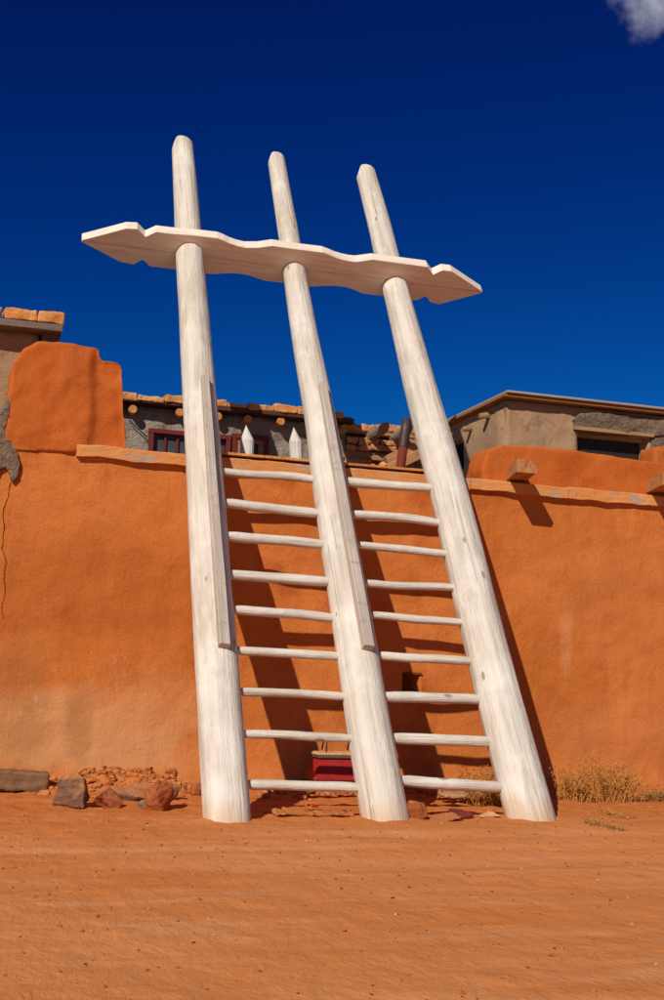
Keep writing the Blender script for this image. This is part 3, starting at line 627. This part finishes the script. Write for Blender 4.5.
def stick(nm, A, B, r, mat, par, flat=1.0):
    d = B-A; z = d.normalized(); x = z.cross(Vector((0, 1, 0))).normalized(); y = z.cross(x); bm = bmesh.new(); l = d.length
    box(bm, -r, r, -r*flat, r*flat, -l/2, l/2, r*.12, r*.12); return mk(nm, bm, mat, par, False, Matrix.Translation((A+B)/2) @ Matrix((x, y, z)).transposed().to_4x4())
WZ = mat_wood('leaning_timber_wood', (.40, .19, .08), (.48, .26, .12), (.22, .10, .045), 1, 'Z')
stick('leaning_timber', at(386, 462, YR-.2), at(432, 440, YR-.2), .07, WZ, ru); stick('leaning_timber', at(388, 469, YR-.3), at(436, 446, YR-.3), .06, WZ, ru)
stick('timber_post', at(409, 480, YR-.15), at(411, 440, YR-.15), .045, WZ, ru)
tw = grid_wall('plaster_panel', at(413, 460, YR).x, rx1, H+.01, at(435, 446, YR).z, YR-.04, .3, TAN, ru, .02, .06)

# right upper room
YB = 4.2; c0 = at(507, 399, YB); zr = c0.z; X0 = c0.x
up3 = empty('upper_room', (X0+2, YB+2, H), 'brown mud plastered upper room with wide dark window at the right', 'building')
wr = rect(577, 434, 648, 460, YB); wr = (wr[0], wr[1], wr[2], wr[3])
grid_wall('wall', X0, 13, H+.01, zr-.01, YB, .4, TAN, up3, .03, .07, [wr])
bm = bmesh.new(); n = 30; mm = 20; G = []
zlow = H+.01
for j in range(mm+1): G.append([bm.verts.new((X0+.002+.02*fbm((YB+i*.1, j*.1, 4), 2.5, 3), YB+.01+5*i/n, zlow+(zr-.012-zlow)*j/mm)) for i in range(n+1)])
for j in range(mm):
    for i in range(n): bm.faces.new((G[j][i], G[j][i+1], G[j+1][i+1], G[j+1][i]))
mk('side_wall', bm, TAN, up3, True)
boxo('roof_slab', (X0-.12, 13.1, YB-.16, YB+5.1, zr, zr+.05), mat_wood('rusty_roof_edge', (.33, .13, .045), (.26, .12, .06), (.18, .09, .05)), up3, 0, .008)
boxo('roof_cap', (X0-.09, 13.1, YB-.2, YB+5.12, zr+.052, zr+.088), mat_wood('pale_roof_cap', (.36, .29, .24), (.30, .24, .2), (.24, .17, .13)), up3, 0, .008)
STM = mat_plaster('rough_grey_band', (.20, .135, .09), (.27, .19, .13), (.13, .085, .055), .05, 5)
q = P2([(574, 434), (572, 420), (580, 414), (610, 413), (670, 417), (672, 437)], YB)
adobe_lump('rough_plaster_band', [(x, z) for x, z in q], YB-.07, YB+.12, STM, up3, .035, .05, 2)
adobe_lump('rough_plaster_band', P2([(650, 437), (652, 470), (668, 470), (668, 437)], YB), YB-.05, YB+.12, STM, up3, .035, .04, 2)
boxo('window_lintel', (wr[0]-.08, wr[1]+.06, YB-.09, YB+.1, wr[3]-.01, wr[3]+.05), BROWNW, up3, .008, .006)
window(up3, (wr[0]+.01, wr[1]-.01, wr[2], wr[3]-.02), YB+.14, BROWNW, 1, 1, .05, DARKG)
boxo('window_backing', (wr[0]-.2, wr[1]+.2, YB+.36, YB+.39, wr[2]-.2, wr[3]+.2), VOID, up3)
for px, py in ((461, 440), (472, 430), (489, 417)):
    d = ray(px, py); pt = CAM+d*((X0-CAM.x)/d.x); bm = bmesh.new()
    tube(bm, [Vector((.1, 0, .02)), Vector((-.05, 0, .02)), Vector((-.16, 0, -.0))], [.05, .05, .04], 10, .12, px); mk('roof_beam', bm, BROWNW, up3, False, Matrix.Translation(pt))
d = ray(458, 457); pt = CAM+d*((X0-CAM.x)/d.x); boxo('side_window', (X0-.015, X0+.1, pt.y-.22, pt.y+.25, pt.z-.22, pt.z+.2), VOID, up3)

# stove pipe and the two pointed posts standing on the roof
A, Bp = at(399, 478, 1.5), at(407, 419, 1.5); mid = A.lerp(Bp, .56)
sp = empty('stove_pipe', (A.x, A.y, H), 'tilted dark metal stove pipe with rusty red lower half on the roof', 'pipe')
ax_ = (Bp-A).normalized(); foot = A-ax_*((A.z-H-.005)/ax_.z)
bm = bmesh.new(); tube(bm, [foot, foot.lerp(mid, .5), mid], .057, 24); mk('lower_pipe', bm, PIPER, sp, True)
bm = bmesh.new(); rg = tube(bm, [mid-ax_*.03, mid.lerp(Bp, .5), Bp], .0615, 24, cap=False)
rg2 = tube(bm, [mid-ax_*.03, Bp], .053, 24, cap=False); 
for k in range(24): bm.faces.new((rg[-1][k], rg[-1][(k+1) % 24], rg2[-1][(k+1) % 24], rg2[-1][k]))
mk('upper_pipe', bm, PIPE, sp, True)
for px, py, bx_, lab in ((247, 425, 247, 'pointed white wooden post in front of the wooden window frame on the roof'), (294.5, 427, 297.5, 'pointed white wooden post beside the middle ladder pole on the roof')):
    T = at(px, py, .75); Q = at(bx_, 470, .75); r_ = .075; bm = bmesh.new(); up_ = (T-Q).normalized(); F = Q-up_*((Q.z-H-.005)/up_.z); sh = T-up_*.17; seg = 12; rings = []
    for c in (F, F.lerp(sh, .5), sh): rings.append([bm.verts.new(Vector((math.cos(2*math.pi*s/seg)*r_*(1+.05*random.uniform(-1, 1)), math.sin(2*math.pi*s/seg)*r_, 0))+c-F) for s in range(seg)])
    tip = bm.verts.new(T-F+Vector((-.01, 0, 0)))
    for k in range(2):
        for s in range(seg): bm.faces.new((rings[k][s], rings[k][(s+1) % seg], rings[k+1][(s+1) % seg], rings[k+1][s]))
    for s in range(seg): bm.faces.new((rings[2][s], rings[2][(s+1) % seg], tip))
    bm.faces.new(rings[0][::-1]); o = mk('white_post', bm, WHITEP if 'WHITEP' in globals() else globals().setdefault('WHITEP', mat_logs('white_painted_post', (1.0, 1.03, 1.1))), None, False, Matrix.Translation(F)); tag(o, lab, 'post', 'pointed white posts on the roof')

# ------------------------------------------------------------------ things at the foot of the wall
def put_rock(name, px, pyb, wpx, hpx, dep, mat, label, cat='rock', seed=1, yaw=0, rough=.06, group='rocks by the wall foot', npts=18, tilt=0, sink=.04, chop=1.0):
    p = gr(px, pyb, .03); sc_ = (p-CAM).dot(fwd)/FPX; w_, h_ = wpx*sc_, hpx*sc_
    me = rock_mesh((w_*1.05, dep, h_*1.12), seed, max(.009, h_*.03), npts, rough, chop)
    zmin = min(v.co.z for v in me.vertices)
    z = gz(p.x, p.y+dep*.35)-zmin-sink
    o = mko(name, me, mat, None, True, Matrix.Translation((p.x, p.y+dep*.4, z)) @ Euler((0, tilt, yaw)).to_matrix().to_4x4()); return tag(o, label, cat, group)
put_rock('rock', 76, 804, 42, 31, .36, ROCKG, 'dark grey-brown angular rock, leftmost of the rocks by the wall', seed=21, npts=11, rough=.06, yaw=.2, tilt=-.1)
put_rock('rock', 109, 804, 29, 23, .24, ROCKR, 'small rust-red angular rock between the two larger dark rocks', seed=5, npts=12, tilt=.15)
put_rock('rock', 140, 797, 76, 27, .34, ROCKG, 'long flat dusty grey slab rock in the rock pile', seed=35, npts=9, tilt=.12, sink=.08)
put_rock('rock', 164, 807, 31, 32, .28, ROCKR, 'rust-red blocky rock at the right end of the rock pile', seed=12, npts=12, yaw=.3)
put_rock('rock', 148, 805, 17, 13, .16, ROCKG, 'small grey rock leaning on the rust-red blocky rock', seed=44)
put_rock('rock', 161, 781, 17, 13, .14, ROCKT, 'pale tan rounded stone on top of the rock pile', seed=8, npts=30, sink=-.01)
put_rock('rock', 171, 786, 14, 14, .12, ROCKR, 'small dark red stone behind the rust-red blocky rock', seed=18, sink=.02)
put_rock('rock', 99, 805, 10, 5, .07, ROCKT, 'small pale stone lying before the dark leftmost rock', seed=28, npts=30)
put_rock('rock', 188, 790, 9, 5, .06, ROCKT, 'tiny whitish stone left of the left ladder pole', seed=29, npts=30)
put_rock('rock', 55, 777, 9, 8, .08, ROCKT, 'small tan stone between timber block and rock pile', seed=30, npts=30)
put_rock('rock', 197, 793, 10, 16, .1, ROCKR, 'dark red stone half hidden by the left ladder pole', seed=61)
put_rock('rock', 418, 817, 24, 20, .22, ROCKR, 'dark red triangular rock beside the middle ladder pole foot', seed=70, npts=10, yaw=.6)
put_rock('rock', 452, 817, 30, 12, .18, ROCKR, 'low rust-red stone under the right bay of the ladder', seed=74, npts=12)
put_rock('rock', 492, 815, 24, 9, .18, ROCKT, 'flat orange stone left of the right ladder pole foot', seed=77, npts=12)
BLOCKW = mat_wood('block_wood', (.20, .10, .05), (.28, .15, .08), (.10, .05, .03)); p = gr(10, 790); boxo_ = rough_box('timber_block', (gr(-14, 790).x, gr(45, 790).x, -.52, -.30, .015, .185), BLOCKW, (0, .02, .05), .014); tag(boxo_, 'weathered grey timber block lying at the wall foot, far left', 'timber')
pl = gr(470, 803); boxo_ = rough_box('plank', (gr(435, 800).x, gr(510, 800).x, pl.y, pl.y+.2, .045, .085), mat_wood('grey_plank_wood', (.42, .24, .13), (.5, .31, .19), (.28, .14, .07)), (.03, -.01, -.04), .012); tag(boxo_, 'flat dusty plank lying behind the right bay of the ladder', 'plank')
CLODW = mat_stone('dirt_caked_wood', (.46, .15, .04), (.54, .21, .075), (.30, .09, .025), 8, .03); pl = gr(300, 817); boxo_ = rough_box('plank', (gr(272, 815).x, gr(350, 815).x, pl.y+.02, pl.y+.16, .0, .035), CLODW, (.04, .015, .05), .02); tag(boxo_, 'dirt covered plank lying behind the left bay of the ladder', 'plank')

# red metal box with wire handles
p = gr(333, 799, .05); bxX0, bxX1 = at(309, 790, -.45).x, at(362, 790, -.45).x; yb0 = -.62; zt_ = at(333, 754.5, -.62).z; z0_ = .08
rb = empty('metal_box', ((bxX0+bxX1)/2, yb0+.2, z0_), 'dark red metal box with tan lid and two wire handles behind the ladder', 'box')
wd = bxX1-bxX0; zb = z0_+.05
bm = bmesh.new()
def frus(bm, x0, x1, y0, y1, z0, X0_, X1_, Y0_, Y1_, z1, bev=.01):
    v = [bm.verts.new(c) for c in ((x0, y0, z0), (x1, y0, z0), (x1, y1, z0), (x0, y1, z0), (X0_, Y0_, z1), (X1_, Y0_, z1), (X1_, Y1_, z1), (X0_, Y1_, z1))]
    for f in ((0, 3, 2, 1), (4, 5, 6, 7), (0, 1, 5, 4), (1, 2, 6, 5), (2, 3, 7, 6), (3, 0, 4, 7)): bm.faces.new([v[i] for i in f])
    bmesh.ops.bevel(bm, geom=bm.edges[:], offset=bev, segments=2, affect='EDGES')
frus(bm, bxX0, bxX1, yb0, yb0+.34, zb, bxX0+.07, bxX1-.03, yb0+.07, yb0+.34, zt_-.045); mk('body', bm, RUSTR, rb)
bm = bmesh.new(); frus(bm, bxX0+.05, bxX1-.01, yb0+.05, yb0+.36, zt_-.04, bxX0+.055, bxX1-.02, yb0+.06, yb0+.36, zt_-.012, .006); mk('lid_rim', bm, DARKW, rb)
bm = bmesh.new(); frus(bm, bxX0+.045, bxX1-.03, yb0+.07, yb0+.37, zt_-.01, bxX0+.09, bxX1-.06, yb0+.12, yb0+.37, zt_+.012, .004); mk('lid', bm, ROCKT, rb)
for xh in (bxX0+.16, bxX1-.12):
    bm = bmesh.new(); yh = yb0+.15; tube(bm, [Vector((xh, yh, zt_+.0)), Vector((xh, yh, zt_+.10)), Vector((xh+.012, yh+.03, zt_+.13)), Vector((xh+.01, yh+.12, zt_+.13)), Vector((xh, yh+.15, zt_+.03))], .008, 8); mk('handle', bm, IRON, rb, True)
o = mko('foot_stone', rock_mesh((wd*1.05, .42, .14), 91, .016, 16, .05), ROCKT, rb, True, Matrix.Translation(((bxX0+bxX1)/2, yb0+.19, .085)))
# rusty dish by the right bay
p = gr(459, 818); bm = bmesh.new(); seg = 20; prof = [(.0, .012), (.07, .012), (.10, .05), (.108, .05), (.078, 0), (0, 0)]; rr = []
for r_, z in prof: rr.append([bm.verts.new((r_*math.cos(2*math.pi*k/seg)+1e-4*math.cos(k), r_*math.sin(2*math.pi*k/seg), z)) for k in range(seg)])
for i in range(len(prof)-1):
    for k in range(seg): bm.faces.new((rr[i][k], rr[i][(k+1) % seg], rr[i+1][(k+1) % seg], rr[i+1][k]))
bmesh.ops.remove_doubles(bm, verts=bm.verts[:], dist=.002)
o = mk('dish', bm, PIPER, None, True, Matrix.Translation((p.x+.02, p.y+.02, gz(p.x, p.y)+.0)) @ Euler((.15, .1, 0)).to_matrix().to_4x4()); tag(o, 'small rusty metal dish on the sand under the right bay', 'dish')
p = gr(315, 811); o = boxo('litter_scrap', (p.x-.03, p.x+.03, p.y, p.y+.04, gz(p.x, p.y)+.035, gz(p.x, p.y)+.05), M('bright_red_plastic', .4, .4).base((.65, .02, .02)).done(), None, .008, 0, (.3, .2, .3)); tag(o, 'small bright red plastic scrap on the sand behind the left bay', 'litter')

# dry bushes
def bush(px, pyb, wpx, hpx, n, seed, label, mat=DRYG, dep=.55, lean=0, green=0.0):
    rnd = random.Random(seed); p = gr(px, pyb); y0 = min(p.y, -.16); sc_ = (p-CAM).dot(fwd)/FPX; W_, Hh = wpx*sc_/2, hpx*sc_
    root = empty('dry_bush', (p.x, y0, gz(p.x, y0)), label, 'bush', 'dry bushes along the wall')
    bs, bl_ = bmesh.new(), bmesh.new()
    def blade(bm, A, B, C, r):
        for q0, q1, ra, rb_ in ((A, B, r, r*.75), (B, C, r*.75, r*.2)):
            d = (q1-q0).normalized(); x = d.orthogonal().normalized(); y = d.cross(x); a = [bm.verts.new(q0+(x*math.cos(t)+y*math.sin(t))*ra) for t in (0, 2.09, 4.19)]; b = [bm.verts.new(q1+(x*math.cos(t)+y*math.sin(t))*rb_) for t in (0, 2.09, 4.19)]
            for k in range(3): bm.faces.new((a[k], a[(k+1) % 3], b[(k+1) % 3], b[k]))
    for _ in range(n):
        u = max(-1, min(1, rnd.gauss(0, .5))); bx_ = u*W_*.75; by = rnd.uniform(-.5, .4)*dep
        hh = Hh*rnd.uniform(.35, 1.0)*(1-.45*abs(u)); A = Vector((bx_, by, -.02)); ang = rnd.uniform(-.7, .7)+u*.5
        C = A+Vector((math.sin(ang)*hh*.8+lean*hh, rnd.uniform(-.35, .2)*hh, hh)); 
        if root.location.y+C.y > -.05: C.y = -.05-root.location.y
        Bq = A.lerp(C, .5)+Vector((rnd.uniform(-.03, .03), rnd.uniform(-.03, .03), hh*.08)); blade(bs, A, Bq, C, rnd.uniform(.002, .0042))
        for _ in range(rnd.randint(4, 8)):
            t = rnd.uniform(.3, 1); s0 = A.lerp(Bq, t*2) if t < .5 else Bq.lerp(C, t*2-1); d = Vector((rnd.uniform(-1, 1), rnd.uniform(-1, .4), rnd.uniform(-.1, 1))).normalized()*rnd.uniform(.025, .07); blade(bs, s0, s0+d*.5, s0+d, .0014)
            for _ in range(3):
                c = s0+d*rnd.uniform(.3, 1); a = Vector((rnd.uniform(-1, 1), rnd.uniform(-1, 1), rnd.uniform(-1, 1))).normalized(); b = a.orthogonal().normalized(); s_ = rnd.uniform(.007, .017)
                f = [bl_.verts.new(c-b*s_*.35), bl_.verts.new(c+a*s_), bl_.verts.new(c+b*s_*.35), bl_.verts.new(c-a*s_)]; bl_.faces.new(f)
    mt = Matrix.Translation(root.location)
    s = mk('stems', bs, DRYG, root, False, mt); l = mk('foliage', bl_, mat, root, False, mt); s['kind'] = l['kind'] = 'stuff'
bush(600, 800, 100, 54, 210, 1, 'wide dry yellow-brown bush at the wall right of the ladder')
bush(487, 803, 66, 44, 220, 2, 'small dry grass clump behind the right ladder pole')
bush(567, 800, 34, 40, 90, 3, 'low dry tuft close to the right ladder pole shadow')
bush(655, 800, 30, 14, 40, 4, 'tiny olive-brown weed at the wall, far right', GREENL)
bush(602, 826, 22, 5, 20, 5, 'flat dry sprig on the sand right of the ladder', GREENL)
bush(612, 816, 36, 5, 30, 6, 'low thin dry sprigs on sand below the wide bush', DRYG)

# loose pebbles and clods on the sand
rnd = random.Random(11)
protos = [rock_mesh((1, 1, .7), s, None, 14) for s in range(6)]
def scatter(name, count, pos, size, mat, kind='stuff'):
    vs, fs = [], []
    for _ in range(count):
        x, y = pos(); s = size(); me = rnd.choice(protos); a = rnd.uniform(0, 6.28); ca, sa = math.cos(a), math.sin(a); b = len(vs); z = gz(x, y)+s*.12; k = rnd.uniform(.7, 1.5)
        vs += [(x+(v.co.x*ca*k-v.co.y*sa)*s, y+(v.co.x*sa*k+v.co.y*ca)*s, z+v.co.z*s) for v in me.vertices]; fs += [tuple(b+i for i in p.vertices) for p in me.polygons]
    m_ = bpy.data.meshes.new(name); m_.from_pydata(vs, [], fs); m_.validate(); o = mko(name, m_, mat); o['kind'] = kind; return o
CLOD = mat_stone('sand_clod', (.46, .145, .036), (.55, .21, .07), (.34, .10, .025), 8, .02)
PEB = mat_stone('dark_pebble', (.18, .06, .025), (.26, .10, .04), (.10, .035, .02), 8, .02)
PALE = mat_stone('pale_pebble', (.62, .40, .25), (.7, .5, .35), (.5, .25, .12), 8, .02)
def wide(): return rnd.uniform(-.8, 8.6), -.3-8.2*rnd.random()**1.3
def foot(): return rnd.uniform(0.3, 8.4), -.02-abs(rnd.gauss(0, .22))
def mnd():
    m_ = rnd.choice(MOUNDS[:6]); return m_[0]+rnd.gauss(0, .5)*m_[2], min(-.04, m_[1]+rnd.gauss(0, .6)*m_[3])
tag(scatter('sand_clods', 4200, wide, lambda: .006+.022*rnd.random()**4, CLOD), 'small red sand clods strewn over the sandy road', 'clods')
tag(scatter('dark_pebbles', 1700, wide, lambda: .005+.016*rnd.random()**4, PEB), 'small dark pebbles strewn over the sandy road', 'pebbles')
tag(scatter('pale_pebbles', 70, wide, lambda: .006+.016*rnd.random()**3, PALE), 'few pale pebbles strewn over the sandy road', 'pebbles')
tag(scatter('wall_rubble', 900, foot, lambda: .01+.035*rnd.random()**3, CLOD), 'crumbled red mud rubble along the wall foot', 'rubble')
tag(scatter('mound_rubble', 1300, mnd, lambda: .012+.095*rnd.random()**3.5, CLOD), 'loose mud lumps heaped round the rocks and ladder foot', 'rubble')
